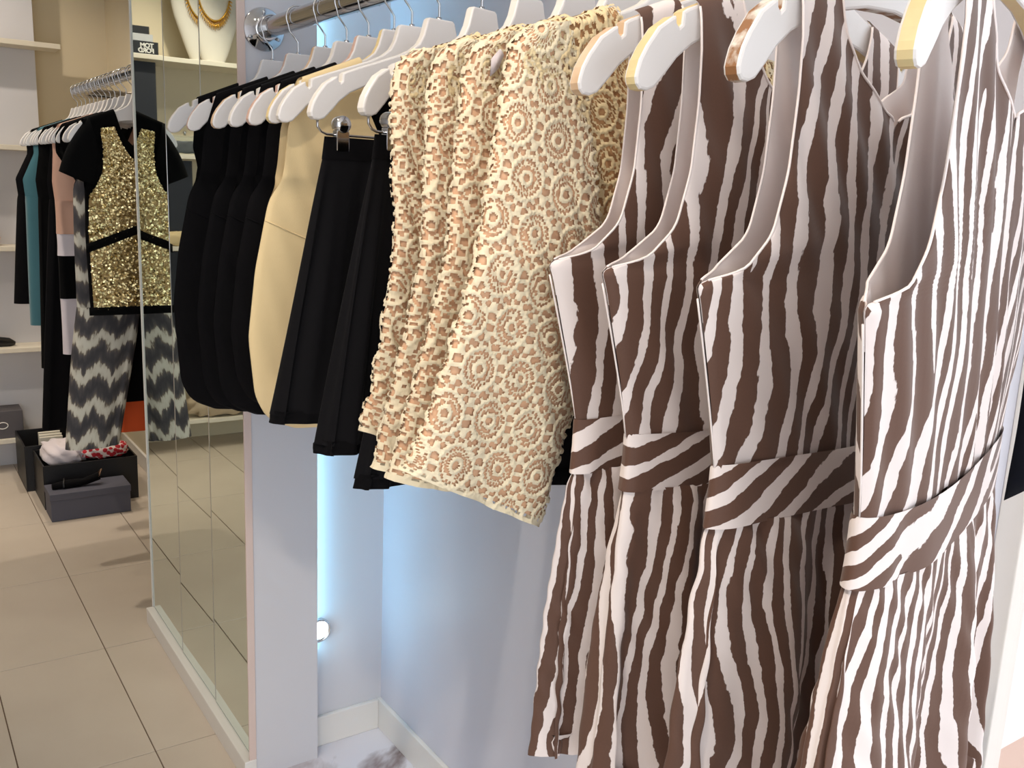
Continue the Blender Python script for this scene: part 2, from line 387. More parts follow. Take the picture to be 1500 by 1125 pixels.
# ------------------------------------------------------------------ clothes rails
def rail(lab, y0, y1, flange_at, elbow_at):
    r = thing('clothes_rail', lab, 'clothes rail', (XR, y0, ZR))
    s = 1 if elbow_at > flange_at else -1; L = abs(elbow_at - flange_at); yb = flange_at - y0
    p = [(0, yb + s * t, 0) for t in np.linspace(0.004, L - .06, 30)]
    p += [(.06 * (1 - math.cos(a)), yb + s * (L - .06 + .06 * math.sin(a)), 0) for a in np.linspace(.1, PI / 2, 10)]
    p += [(t, yb + s * L, 0) for t in np.linspace(.08, XW - XR, 8)]
    tube('tube', p, .019, dark_chrome, r, 28)
    f = lathe('flange', [(.0001, 0), (.042, 0), (.043, s * .002), (.041, s * .005), (.026, s * .006), (.0245, s * .020), (.0225, s * .021), (.019, s * .0212)], chrome, r, 40, (0, yb, 0), 'y')
    for a in (90, 210, 330):
        lathe('screw', [(.0001, s * .0048), (.0042, s * .0048), (.0036, s * .0068), (.0001, s * .0072)], wire_m, f, 12, (.034 * math.cos(math.radians(a)), yb, .034 * math.sin(math.radians(a))), 'y')
    lathe('wall_flange', [(.0001, 0), (.040, 0), (.040, -.004), (.024, -.006), (.0225, -.014), (.019, -.0142)], chrome, r, 32, (XW - XR, yb + s * L, 0), 'x')
    return r
rail('chrome clothes rail holding the zebra dresses and lace tops', 1.955, 0, 1.955, -.30)
rail('chrome clothes rail behind the mirrors holding the sequinned top', 2.90, 0, 2.90, 4.09)

# ------------------------------------------------------------------ hangers
HT = [(.206, 1.492), (.2035, 1.500), (.197, 1.511), (.185, 1.526), (.170, 1.5355), (.1665, 1.5365), (.1655, 1.531), (.1625, 1.5285), (.1595, 1.531), (.1588, 1.5405),
      (.154, 1.5435), (.132, 1.552), (.096, 1.565), (.069, 1.575), (.050, 1.584), (.037, 1.594), (.030, 1.606), (.026, 1.619), (.0235, 1.628), (.020, 1.631)]
HB = [(.207, 1.487), (.2055, 1.482), (.2015, 1.4785), (.194, 1.478), (.186, 1.481), (.174, 1.493), (.163, 1.505), (.147, 1.517), (.121, 1.529), (.085, 1.540), (.045, 1.548), (0, 1.551)]
HTX = np.array([p[0] for p in HT][::-1] + [.207]); HTZ = np.array([p[1] for p in HT][::-1] + [1.488])
def hz(x): return np.interp(np.abs(x), HTX, HTZ)
BASE_H = 1.478
def hanger_mesh(edge, th=.0135):
    L = [(-x, z) for x, z in HB[:-1]][::-1]; 
    poly = [(-x, z) for x, z in HT] [::-1]
    out = [(x, z) for x, z in HT[::-1]] + [(x, z) for x, z in HB] + L[0:0] + [(-x, z) for x, z in HB[::-1][1:]] + [(-x, z) for x, z in HT]
    bm = bmesh.new(); n = len(out)
    fv = [bm.verts.new((x, -th / 2, z - BASE_H)) for x, z in out]; bv = [bm.verts.new((x, th / 2, z - BASE_H)) for x, z in out]
    bm.faces.new(fv); bm.faces.new(bv[::-1])
    for i in range(n):
        f = bm.faces.new((fv[i], bv[i], bv[(i + 1) % n], fv[(i + 1) % n])); f.material_index = 1
    bmesh.ops.recalc_face_normals(bm, faces=bm.faces)
    es = [e for e in bm.edges if abs(e.verts[0].co.y - e.verts[1].co.y) < 1e-6]
    bmesh.ops.bevel(bm, geom=es, offset=.0022, segments=2, affect='EDGES', profile=.5, clamp_overlap=True)
    me = bpy.data.meshes.new('hanger_body'); bm.to_mesh(me); bm.free(); me.materials.append(hang_white); me.materials.append(edge)
    me.polygons.foreach_set('use_smooth', np.full(len(me.polygons), False))
    return me
HM = {}
def hook_path():
    p = [(0, 0, z) for z in np.linspace(1.622, 1.652, 4)]
    p += [(-.006, 0, 1.660), (-.016, 0, 1.671)]
    p += [(.0225 * math.cos(a), 0, ZR + .0225 * math.sin(a) ) for a in np.linspace(math.radians(212), math.radians(-35), 26)]
    return [(x, y, z - BASE_H) for x, y, z in p]
_h = tube('hook', hook_path(), .0016, wire_m, None, 8); HOOK = _h.data; bpy.data.objects.remove(_h)
_c = tube('collar', [(0, 0, 1.629 - BASE_H), (0, 0, 1.634 - BASE_H)], .004, wire_m, None, 12); COLLAR = _c.data; bpy.data.objects.remove(_c)
def hanger(y, yaw, lab, edge=hang_edge, group='white wooden hangers on the near rail', bar=False):
    if edge.name not in HM: HM[edge.name] = hanger_mesh(edge)
    r = thing('wooden_hanger', lab, 'hanger', (XR, y, BASE_H), math.radians(yaw), group)
    link(bpy.data.objects.new('hanger_body', HM[edge.name]), r)
    link(bpy.data.objects.new('hook', HOOK), r); link(bpy.data.objects.new('collar', COLLAR), r)
    if bar:
        zb = 1.461 - BASE_H
        p = [(-.194, 0, .003), (-.1935, 0, -.008), (-.188, 0, -.0145), (-.180, 0, zb)] + [(x, 0, zb) for x in np.linspace(-.17, .17, 20)] + [(.180, 0, zb), (.188, 0, -.0145), (.1935, 0, -.008), (.194, 0, .003)]
        tube('clip_bar', p, .0017, wire_m, r, 8)
        for s, pm in ((-1, chrome), (1, chrome)):
            cx = s * .158
            c = from_bm('clip', box_bm((cx - .010, -.006, zb - .022), (cx + .010, .006, zb + .006), .0015), pm, r)
            lathe('clip_disc', [(.0001, -.009), (.0105, -.009), (.0115, -.006), (.0115, .006), (.0105, .009), (.0001, .009)], chrome, c, 20, (cx, 0, zb + .014), 'y')
    return r

# ------------------------------------------------------------------ garment builders
def garment(name, lab, cat, y, yaw, zb, group=None):
    r = thing(name, lab, cat, (XR, y, zb), math.radians(yaw), group); r['zb'] = zb; del r['zb']
    return r
def panel_fn(O, I, Tk, seed=0, wr=.004, und=.45, edge=.02, backcut=0.0):
    """left-half front sheet: O, I = outer and inner border (x,z) by v; returns f(u in 0..1 outer->centre, v, half sign, side) -> xyz"""
    o, i, T = curve(O), curve(I), curve(Tk); wv = wob(seed)
    def f(u, v, half, side):
        a, b, t = o(v).copy(), i(v), T(v)[..., 0]
        if side > 0 and backcut: a[..., 0] += backcut * np.clip((v - und - .015) / .10, 0, 1)
        x = a[..., 0] + (b[..., 0] - a[..., 0]) * u; z = a[..., 1] + (b[..., 1] - a[..., 1]) * u
        e = np.where(v < und, 0.0008, np.minimum(edge, t) * np.clip((v - und) / .06, 0, 1))
        xo = np.minimum(a[..., 0], -1e-4); k = np.clip(1 - (x / xo) ** 2, 0, 1) ** .5
        yy = e + (t - e) * k + wr * wv(x * half * 14 + side, z * 14) * np.clip(k * 2, 0, 1) * np.clip((1 - v) * 6, 0, 1)
        yy = np.maximum(yy, .0008)
        return np.stack([x * half, side * yy, z], -1)
    return f
def panel_mesh(name, f, mats, parent, zb, nu=26, nv=60, v0=0, v1=1, inset=0.0, uvs=(0, 0), sides=(-1, 1), halves=(-1, 1), uvrot=False, flip=False):
    Vs, Fs, Us = [], [], []; k = 0
    u = 1 - (1 - np.linspace(0, 1, nu)) ** 1.0; u = np.sin(u * PI / 2) ** 0 * (u ** 1.5 * .5 + u * .5)
    v = np.linspace(v0, v1, nv); Vg, Ug = np.meshgrid(v, u, indexing='ij')
    G = grid_faces(nu, nv)
    for sd in sides:
        for h in halves:
            P = f(Ug, Vg, h, sd)
            # f is written for negative x borders: half=+1 keeps the left side, half=-1 mirrors it
            if inset: P[..., 1] -= sd * np.minimum(inset, np.abs(P[..., 1]) * .8)
            uv = np.stack([P[..., 0] + uvs[0] + (0.31 if sd > 0 else 0), P[..., 2] + uvs[1]], -1)
            P[..., 2] -= zb
            g = G if (h * sd < 0) != flip else G[:, ::-1]
            Vs.append(P.reshape(-1, 3)); Us.append(uv.reshape(-1, 2)); Fs.append(g + k); k += nu * nv
    return mk(name, np.concatenate(Vs), np.concatenate(Fs), mats, parent, np.concatenate(Us))
def loop_tube(name, rows, mats, parent, zb, n=160, nv=60, folds=0, amp=0.0, seed=0, uvs=(0, 0), uvrot=0.0, pw=.8, hem=None, xc=None, grow=1.0, rough=.0, usc=1.0):
    """closed cloth tube. rows: (v, z, a, b) half width and half depth by v"""
    R = curve(rows, k=9); v = np.linspace(0, 1, nv); D = R(v)
    th = np.linspace(0, 2 * PI, n, endpoint=False); c, s = np.cos(th), np.sin(th)
    cx = np.sign(c) * np.abs(c) ** pw; sy = np.sign(s) * np.abs(s) ** pw
    r = np.random.default_rng(seed); ph = r.uniform(0, 6.28, 4); wv = wob(seed + 5)
    X = D[:, 1][:, None] * cx; Y = D[:, 2][:, None] * sy; Z = D[:, 0][:, None] * np.ones(n)
    if folds:
        q = folds * th + 1.1 * np.sin(2 * th + ph[0]) + .8 * np.sin(3 * th + ph[1]); ff = .65 * np.sin(q) + .35 * np.sin(1.7 * q + ph[2])
        A = amp * (v ** grow)[:, None]; drift = .5 * np.sin(3 * v + ph[3])[:, None]
        ff2 = .65 * np.sin(q[None] + drift) + .35 * np.sin(1.7 * q[None] + ph[2])
        Y = Y + A * ff2 * np.abs(sy) ** .5 * np.where(sy == 0, 0, 1); X = X + A * .6 * ff2 * c
    if rough: Y = Y + rough * wv(X * 30, Z * 30)
    if hem is not None: Z = Z + hem(X, v[:, None])
    if xc is not None: X = X + xc(v)[:, None]
    mid = np.stack([X[nv // 2], Y[nv // 2]], -1); seg = np.linalg.norm(np.roll(mid, -1, 0) - mid, axis=1); al = np.concatenate([[0], np.cumsum(seg)])
    n1 = n + 1
    V = np.stack([np.concatenate([q_, q_[:, :1]], 1) for q_ in (X, Y, Z - zb)], -1)
    U = np.stack([np.tile(al * usc - .25, (nv, 1)), np.concatenate([Z, Z[:, :1]], 1)], -1)
    if uvrot:
        ca, sa = math.cos(uvrot), math.sin(uvrot); z0 = D[:, 0].mean()
        a_, b_ = U[..., 0] * .9, U[..., 1] - z0
        U = np.stack([a_ * ca - b_ * sa, a_ * sa + b_ * ca + z0], -1)
    U = U + np.array(uvs)
    return mk(name, V.reshape(-1, 3), grid_faces(n1, nv)[:, ::-1], mats, parent, U.reshape(-1, 2))

# ------------------------------------------------------------------ zebra dresses (hero)
Z_HEM = .862
def zebra_dress(y, yaw, seed, lab, tk=.032, flare=.0, label_tag=False, folds=9):
    r = garment('zebra_dress', lab, 'dress', y, yaw, Z_HEM, 'zebra print dresses on the near rail')
    zm = zebra('zebra_print_%d' % seed, seed); zb = zebra('zebra_band_%d' % seed, seed + 40, .024)
    O = [(0, -.183, 1.193), (.2, -.196, 1.25), (.40, -.219, 1.328), (.45, -.225, 1.341), (.50, -.190, 1.349), (.58, -.158, 1.375), (.68, -.145, 1.420), (.82, -.142, 1.475), (.97, -.145, 1.5495), (1, -.145, 1.5525)]
    I = [(0, 0, 1.193), (.45, 0, 1.345), (.62, 0, 1.468), (.70, -.028, 1.476), (.80, -.060, 1.497), (.90, -.086, 1.527), (.97, -.098, 1.566), (1, -.099, 1.5695)]
    T = [(0, tk), (.3, tk * 1.1), (.6, tk * 1.0), (.85, .016), (.955, .0115), (.98, .008), (1, .0012)]
    f = panel_fn(O, I, T, seed, .005, .45, .0140, .011)
    uo = (seed * .013 % .1, 0)
    panel_mesh('bodice', f, zm, r, Z_HEM, 40, 90, uvs=uo)
    ln = panel_mesh('lining', f, blush_lining, r, Z_HEM, 26, 60, .36, .995, inset=.0012)
    # narrow binding along both armholes, front and back, and the neckline
    bp = []
    for h in (1, -1):
        for sd in (-1, 1):
            v = np.linspace(.462, .965, 46); P = f(np.zeros(46), v, h, sd); P[:, 2] -= Z_HEM
            tube('armhole_binding', P, .0010, blush_lining, r, 6)
            v = np.linspace(.625, .965, 36); P = f(np.ones(36), v, h, sd); P[:, 2] -= Z_HEM
            tube('neck_binding', P, .0012, blush_lining, r, 6)
    loop_tube('waistband', [(0, 1.199, .1845, tk + .0035), (.5, 1.174, .1840, tk + .004), (1, 1.148, .1855, tk + .0045)], zb, r, Z_HEM, 180, 14, 5, .003, seed, (.0, 0), 1.15, .92, lambda X, v: .004 * np.sin(X * 16 + seed), grow=.3)
    sk = [(0, 1.150, .1830, tk + .002), (.12, 1.115, .187 + flare * .3, tk + .005), (.5, 1.01, .196 + flare * .8, tk + .010), (1, Z_HEM, .200 + flare, tk + .013)]
    loop_tube('skirt', sk, zm, r, Z_HEM, 300, 70, folds, .0195, seed + 1, (seed * .02 % .1, -.1), 0, .9, lambda X, v: .004 * np.sin(X * 16 + seed) * (1 - v) + .006 * np.sin(X * 11 + seed) * v, grow=.55, rough=.003)
    loop_tube('hem_facing', [(0, Z_HEM + .022, .1955 + flare, tk + .0085), (1, Z_HEM + .001, .1965 + flare, tk + .009)], zb, r, Z_HEM, 300, 4, folds, .0195, seed + 1, (.03, 0), 0, .9, lambda X, v: .006 * np.sin(X * 11 + seed), grow=.02)
    tube('side_zip', [(-.184 - .0385 * t ** 1.1, 0, 1.2 + .13 * t - Z_HEM) for t in np.linspace(0, 1, 14)], .0008, blush_lining, r, 6)
    if label_tag:
        lt = box('neck_label', (-.062, .0125, 1.462 - Z_HEM), (-.022, .0137, 1.482 - Z_HEM), black_f, r, .0003); tag(lt, 'black woven neck label')
        box('label_patch', (-.021, .0125, 1.462 - Z_HEM), (-.010, .0137, 1.486 - Z_HEM), blush_lining, lt, .0003)
    return r
ZD = [(.650, 3, 3, edge_tan, 'tan', 'zebra print dress hanging directly in front of the lace tops', .019, 0),
      (.584, 4, 11, edge_cream, 'cream', 'zebra print dress on the cream-edged hanger, second along from the lace tops', .020, 0),
      (.497, 8, 23, edge_worn, 'chipped', 'zebra print dress on the chipped brown-edged hanger, with a black neck label', .020, 0),
      (.400, 16.5, 31, edge_cream, 'thick cream', 'zebra print dress with a black ribbon hanging over its waistband', .019, .012)]
HL = ['white hanger with tan edge and dark tip, first of the zebra dress hangers', 'white hanger with cream edge between two zebra print dresses',
      'white hanger with chipped brown paint holding a zebra print dress', 'white hanger with wide yellow-cream edge, fourth of the zebra dress hangers']
for (y, yaw, sd, em, _, lab, tk, fl_), hl in zip(ZD, HL):
    hanger(y, yaw, hl, em); zebra_dress(y, yaw, sd, lab, tk, fl_, sd == 23)

# black ribbon hanging over the nearest dress
r = thing('ribbon', 'black satin ribbon with slanted end hanging over a zebra waistband', 'ribbon', (XR, .400, 1.19), math.radians(16.5))
zs = np.linspace(1.553, 1.165, 30)
V = []
for i, z in enumerate(zs):
    t = i / 29; yy = -.0165 - .016 * min(1, t * 2.2) - .002 * math.sin(9 * t); cx = .098 + .004 * t
    for s in (-1, -.33, .33, 1): V.append((cx + s * .007 , yy - .014 - .0135 * s - .001 * math.cos(s * 3 + t * 6), z - 1.19 + (.012 * s if i == 29 else 0)))
o = mk('ribbon_strip', V, grid_faces(4, 30), fabric('black_grosgrain', C(14, 16, 24), .85, .05, spec=.1), r); m = o.modifiers.new('s', 'SOLIDIFY'); m.thickness = .0008
tube('ribbon_loop', [(.098, -.030, .362), (.098, -.012, .376), (.098, 0, .3905), (.098, .0125, .374), (.098, .0135, .350)], .0015, black_f, r, 6)

# ------------------------------------------------------------------ crochet lace tops
def lace_height(s, t, a=.0495, rot=.26):
    """height field of the crochet: ring medallions on a hexagonal lattice joined by short bars; <=0 is a hole"""
    x = s * math.cos(rot) - t * math.sin(rot); y = s * math.sin(rot) + t * math.cos(rot)
    H3 = a * math.sqrt(3)
    def cell(px, py, wx, wy):
        dx = (px + wx / 2) % wx - wx / 2; dy = (py + wy / 2) % wy - wy / 2; return dx, dy
    d1 = cell(x, y, a, H3); d2 = cell(x + a / 2, y + H3 / 2, a, H3)
    r1, r2 = np.hypot(*d1), np.hypot(*d2); p = r1 < r2
    dx = np.where(p, d1[0], d2[0]); dy = np.where(p, d1[1], d2[1]); r = np.hypot(dx, dy) * 100; th = np.arctan2(dy, dx)
    h = np.zeros_like(r)
    ring = lambda c, w_, k: k * np.clip(1 - ((r - c) / w_) ** 2, 0, 1) ** .5
    h = np.maximum(h, ring(.56, .26, 1.0) * (.85 + .15 * np.cos(18 * th)))
    zz = np.where(np.cos(24 * th + PI * np.floor((r - .80) / .24)) > -.62, .42, .0)
    h = np.maximum(h, np.where((r > .7) & (r < 1.75), zz, 0)); h = np.maximum(h, ring(1.24, .10, .45))
    sc = 1.90 + .07 * np.cos(20 * th)
    h = np.maximum(h, np.clip(1 - ((r - sc) / .27) ** 2, 0, 1) ** .5 * (.9 + .1 * np.cos(40 * th)))
    # bars to the neighbours and small petals in the triangular gaps
    k6 = np.cos(6 * th); gap = r > 1.95
    bars = np.clip(np.cos(14 * th) * 2.2 + .25, 0, 1) * .55
    h = np.maximum(h, np.where(gap, bars, 0))
    c1 = cell(x, y - a / math.sqrt(3), a, H3); c2 = cell(x + a / 2, y - a / math.sqrt(3) + H3 / 2, a, H3)
    c3 = cell(x, y + a / math.sqrt(3), a, H3); c4 = cell(x + a / 2, y + a / math.sqrt(3) + H3 / 2, a, H3)
    rc = np.minimum(np.minimum(np.hypot(*c1), np.hypot(*c2)), np.minimum(np.hypot(*c3), np.hypot(*c4))) * 100
    h = np.maximum(h, np.where(gap, .75 * np.clip(1 - (rc / .46) ** 2, 0, 1) ** .5, 0))
    return h
def lace_sheet(name, P, s, t, mat_, parent, zb, lift=.0006, thick=.0022, closed=False, hemrows=0):
    nv, nu = s.shape
    h = lace_height(s, t)
    if hemrows: h[:hemrows] = np.maximum(h[:hemrows], .55 + .3 * np.cos(s[:hemrows] * 900)); 
    du = np.gradient(P, axis=1); dv = np.gradient(P, axis=0); N = np.cross(du, dv); N /= np.linalg.norm(N, axis=-1)[..., None] + 1e-12
    return P, N, h
def emit_lace(name, sheets, mat_, parent, zb):
    Vs, Fs = [], []; k = 0
    for P, N, h, sg in sheets:
        nv, nu = h.shape; Q = P + N * sg * (.0008 + .0030 * h)[..., None]; Q = Q.copy(); Q[..., 2] -= zb
        G = grid_faces(nu, nv); keep = h.ravel()[G].min(1) > .03; G = G[keep]
        Vs.append(Q.reshape(-1, 3)); Fs.append((G if sg > 0 else G[:, ::-1]) + k); k += nu * nv
    return mk(name, np.concatenate(Vs), np.concatenate(Fs), mat_, parent)
def lace_top(y, yaw, seed, lab, res=.0017, hem=1.185, sl=None, lacem=lace_c, yoff=-.036):
    zb = 1.075
    r = garment('lace_top', lab, 'top', y, yaw, zb, 'ivory crochet lace tops')
    O = [(0, -.178, hem), (.3, -.180, 1.30), (.62, -.186, 1.43), (.80, -.204, 1.492), (.90, -.206, 1.515), (.97, -.186, 1.538), (1, -.180, 1.541)]
    I = [(0, 0, hem - .008), (.62, 0, 1.44), (.72, -.02, 1.475), (.82, -.055, 1.50), (.90, -.078, 1.525), (.97, -.088, 1.572), (1, -.089, 1.5755)]
    T = [(0, .021), (.4, .021), (.75, .018), (.93, .013), (.98, .010), (1, .0015)]
    f = panel_fn(O, I, T, seed, .004, .7, .012)
    panel_mesh('lining', f, nude_deep, r, zb, 20, 50, 0, .995, inset=.0022, flip=False)
    sh = []
    for sd in (-1, 1):
        for h in (1, -1):
            rr = res if (sd < 0 and h > 0) else res * 1.5
            nu, nv = int(.19 / rr), int(.37 / rr)
            Vg, Ug = np.meshgrid(np.linspace(0, 1, nv), np.linspace(0, 1, nu), indexing='ij'); P = f(Ug, Vg, h, sd)
            s, t = P[..., 0] + seed * .017, P[..., 2]; hh = lace_height(s, t)
            hh[:3] = np.maximum(hh[:3], .5); hh[-3:] = np.maximum(hh[-3:], .4); hh[:, :2] = np.maximum(hh[:, :2], .3)
            du = np.gradient(P, axis=1); dv = np.gradient(P, axis=0); N = np.cross(du, dv); N /= np.linalg.norm(N, axis=-1)[..., None] + 1e-12
            sh.append((P, N, hh, 1 if (N[nv // 2, nu // 2, 1] * sd > 0) else -1))
    emit_lace('lace_body', sh, lace_y, r, zb)
    # sleeves: flattened wide tubes hanging out and down from the shoulder
    def sleeve(half, rr, nm):
        d = sl or {}
        Lk = curve([(0, -.180, 1.546), (.05, -.207, 1.530), (.13, -.217, 1.490), (.5, -.243 + d.get('lx', 0) * .5, 1.34), (.85, -.282 + d.get('lx', 0), 1.19), (1, -.300 + d.get('lx', 0), 1.132 + d.get('lz', 0))])
        Rk = curve([(0, -.150, 1.553), (.12, -.124, 1.500), (.45, -.112, 1.35), (.68, -.118, 1.245), (.86, -.142 + d.get('rx', 0) * .6, 1.15), (1, -.162 + d.get('rx', 0), 1.078 + d.get('rz', 0))])
        wv = wob(seed + 3)
        peri = .36; nu, nv = int(peri / rr), int(.46 / rr)
        def S(U, V):
            a, b = Lk(V), Rk(V); c = np.cos(U * 2 * PI); s_ = np.sin(U * 2 * PI)
            m = .5 - .5 * np.sign(c) * np.abs(c) ** .8
            x = a[..., 0] + (b[..., 0] - a[..., 0]) * m; z = a[..., 1] + (b[..., 1] - a[..., 1]) * m
            th_ = .0140
            yy = (yoff + .004) * np.clip((V - .10) * 2.4, 0, 1) - th_ * np.sign(s_) * np.abs(s_) ** .7 + .004 * wv(x * 22, z * 16) + .004 * V * np.sin(x * 60 + seed)
            return np.stack([x * half, yy, z], -1)
        for part_, msh in (('sleeve_lining', 1), ('sleeve', 0)):
            if msh:
                V_, U_ = np.meshgrid(np.linspace(0, .985, 50), np.linspace(0, 1, 60), indexing='ij'); P = S(U_, V_); P[..., 2] -= zb
                lo = mk(part_, P.reshape(-1, 3), grid_faces(60, 50), nude_lining, r)
            else:
                uf = np.linspace(0, 1, 3001); Pm = S(uf, np.full(3001, .7)); al = np.concatenate([[0], np.cumsum(np.linalg.norm(np.diff(Pm, axis=0), axis=1))]); ul = np.interp(np.linspace(0, al[-1], int(al[-1] / rr)), al, uf)
                V_, U_ = np.meshgrid(np.linspace(0, 1, nv), ul, indexing='ij'); nu = len(ul); P = S(U_, V_)
                du = np.gradient(P, axis=1); dv = np.gradient(P, axis=0); N = np.cross(du, dv); N /= np.linalg.norm(N, axis=-1)[..., None] + 1e-12
                front = P[..., 1]; s = P[..., 0] * half - .9 * (P[..., 1] - yoff) + seed * .023; hh = lace_height(s * 1.0, P[..., 2] + seed * .011)
                hh[-4:] = np.maximum(hh[-4:], .55); hh[:2] = np.maximum(hh[:2], .4)
                j = nu // 4; sg = 1 if N[nv // 2, j, 1] < 0 else -1
                if half < 0: pass
                emit_lace(part_, [(P, N, hh, sg)], lacem, r, zb)
    sleeve(1, res, 'l'); sleeve(-1, res * 1.9, 'r')
    return r
LT = [(1.012, 14, 1, 'ivory lace top hanging next to the bare hanger over a black skirt', .0017, dict(lx=.018, rx=.0)),
      (.912, 11, 2, 'ivory lace top second along from the black skirts', .0017, dict(lx=-.004, lz=-.015)),
      (.828, 7, 3, 'ivory lace top with a torn shoulder seam showing white', .0017, dict(lx=-.016, lz=-.005)),
      (.748, 5, 4, 'ivory lace top with fully visible sleeve, beside the zebra dresses', .00125, dict(lx=-.036, lz=.026, rx=-.022))]
for y, yaw, sd, lab, res, d in LT:
    hanger(y, yaw, 'white hanger inside the ' + lab.replace(' hanging', ''), hang_edge, bar=sd in (1, 3))
    t_ = lace_top(y, yaw, sd, lab, res, sl=d)
    if sd == 3:
        m_ = mk('seam_gap', [(-.197, -.0165, 1.520 - 1.075), (-.187, -.0165, 1.530 - 1.075), (-.183, -.0170, 1.525 - 1.075), (-.189, -.0175, 1.512 - 1.075), (-.199, -.0180, 1.504 - 1.075)], [(0, 1, 2, 3, 4)], white_f, t_)
        sm = m_.modifiers.new('s', 'SOLIDIFY'); sm.thickness = .002

# ------------------------------------------------------------------ black skirts on clip bars
def skirt(y, yaw, seed, lab, ztop=1.458, zhem=1.05, top=.183, hemw=.262, tk=.014, tk2=.036, folds=13, amp=.010):
    r = garment('pleated_skirt', lab, 'skirt', y, yaw, zhem, 'black pleated skirts on clip hangers')
    loop_tube('waistband', [(0, ztop, top, .006), (1, ztop - .03, top + .004, .008)], black_f, r, zhem, 120, 6, pw=.6)
    wv = lambda X, v: (-.035 * (X + .0) - .012 * np.cos(X * 14)) * v
    loop_tube('skirt_panel', [(0, ztop - .028, top + .003, .0075), (.25, ztop - .11, top + .02, tk), (1, zhem + .014, hemw, tk2)], chiffon, r, zhem, 300, 50, folds, amp, seed, hem=wv, grow=.8, pw=.7)
    loop_tube('hem_border', [(0, zhem + .02, hemw - .001, tk2 + .0008), (1, zhem + .002, hemw + .001, tk2 + .0012)], black_f, r, zhem, 300, 4, folds, amp, seed, hem=lambda X, v: (-.035 * X - .012 * np.cos(X * 14)) * (v * 0 + 1), grow=.02, pw=.7)
    return r
hanger(1.232, 6, 'bare white hanger with chrome clip bar, beside the cream top', hang_edge, bar=True)
hanger(1.118, 15, 'bare white hanger with round tip next to the lace tops', hang_edge, bar=True)
skirt(1.232, 6, 1, 'black pleated skirt clipped up beside the cream top')
skirt(1.118, 15, 2, 'black pleated skirt clipped between two bare hangers, beside the lace tops', zhem=1.045)
skirt(1.014, 14, 3, 'black pleated skirt showing lowest below the lace tops', zhem=1.028, hemw=.255, top=.165, tk=.010, tk2=.024, amp=.008)
skirt(.830, 7, 4, 'black pleated skirt half hidden under the lace tops beside the zebra dresses', zhem=1.075, hemw=.24, top=.165, tk=.010, tk2=.022, amp=.006)
r = thing('clip', 'black plastic clip with ridges on the chrome clip bar', 'clip', (XR, 1.118, 1.436), math.radians(15))
bm = box_bm((-.134, -.0175, 0), (-.112, .0175, .030), .003); box_bm((-.131, -.013, .028), (-.115, .013, .047), .004, bm)
from_bm('jaw', bm, black_plastic, r)
for k in range(3): tube('rib', [(-.129 + .006 * k, -.018, .002), (-.129 + .006 * k, -.0188, .012), (-.129 + .006 * k, -.0178, .022)], .0008, chrome, r, 6)

# ------------------------------------------------------------------ sleeveless black and cream tops
def shell_top(y, yaw, seed, lab, m, hem=1.02, tk=.024, wide=0.0):
    r = garment('sleeveless_top', lab, 'top', y, yaw, hem, 'sleeveless tops at the far end of the near rail')
    O = [(0, -.172, hem), (.05, -.212, hem + .018), (.10, -.231 - wide, hem + .055), (.25, -.240 - wide, 1.165), (.42, -.228 - wide * .6, 1.265), (.56, -.206, 1.368), (.60, -.192, 1.390), (.68, -.186, 1.42), (.84, -.180, 1.475), (.965, -.156, 1.5455), (1, -.153, 1.5475)]
    I = [(0, 0, hem - .006), (.56, 0, 1.37), (.70, 0, 1.45), (.80, -.03, 1.47), (.90, -.05, 1.51), (.965, -.060, 1.5825), (1, -.061, 1.5855)]
    T = [(0, tk), (.4, tk), (.7, tk * .8), (.9, .013), (.97, .0105), (1, .0015)]
    f = panel_fn(O, I, T, seed, .004, .57, .014)
    panel_mesh('body', f, m, r, hem, 34, 80)
    panel_mesh('lining', f, m, r, hem, 20, 40, .4, .99, inset=.0012)
    for h in (1, -1):
        P = f(np.linspace(0, .62, 24), np.full(24, .52) - np.linspace(0, .08, 24), h, -1); P[:, 2] -= hem; P[:, 1] -= .0006
        tube('dart_seam', P, .0011, m, r, 6)
        P = f(np.full(40, .45), np.linspace(.02, .5, 40), h, -1); P[:, 2] -= hem; P[:, 1] -= .0004
        tube('princess_seam', P, .0010, m, r, 6)
    return r
ST = [(1.905, -3, hang_edge, None, None, 'white hanger nearest the chrome rail flange', 0),
      (1.768, -4, edge_pink, black_f, 'black sleeveless top closest to the mirror strips, farthest along the near rail', 'white hanger with blush edge holding the farthest black top', .958),
      (1.640, 2, edge_tan, black_f, 'black sleeveless top second from the mirror strips', 'white hanger with tan edge between black sleeveless tops', .985),
      (1.548, 2, hang_edge, black_f, 'black sleeveless top third from the mirror strips', 'white hanger in the middle of the black sleeveless tops', 1.0),
      (1.463, 3, edge_pink, black_f, 'black sleeveless top directly behind the cream top', 'white hanger with blush edge holding the black top behind the cream one', 1.03),
      (1.372, 2, edge_cream, cream_f, 'cream sleeveless top between the black tops and the black skirts', 'white hanger with cream edge holding the cream top', 1.018),
      (1.314, -3, hang_edge, None, None, 'white hanger pressed against the cream top, nothing hung on it', 0)]
for y, yaw, em, m, lab, hl, hem in ST:
    hanger(y, yaw, hl, em)
    if m: shell_top(y, yaw, int(y * 100), lab, m, hem, .026 if m is black_f else .022)
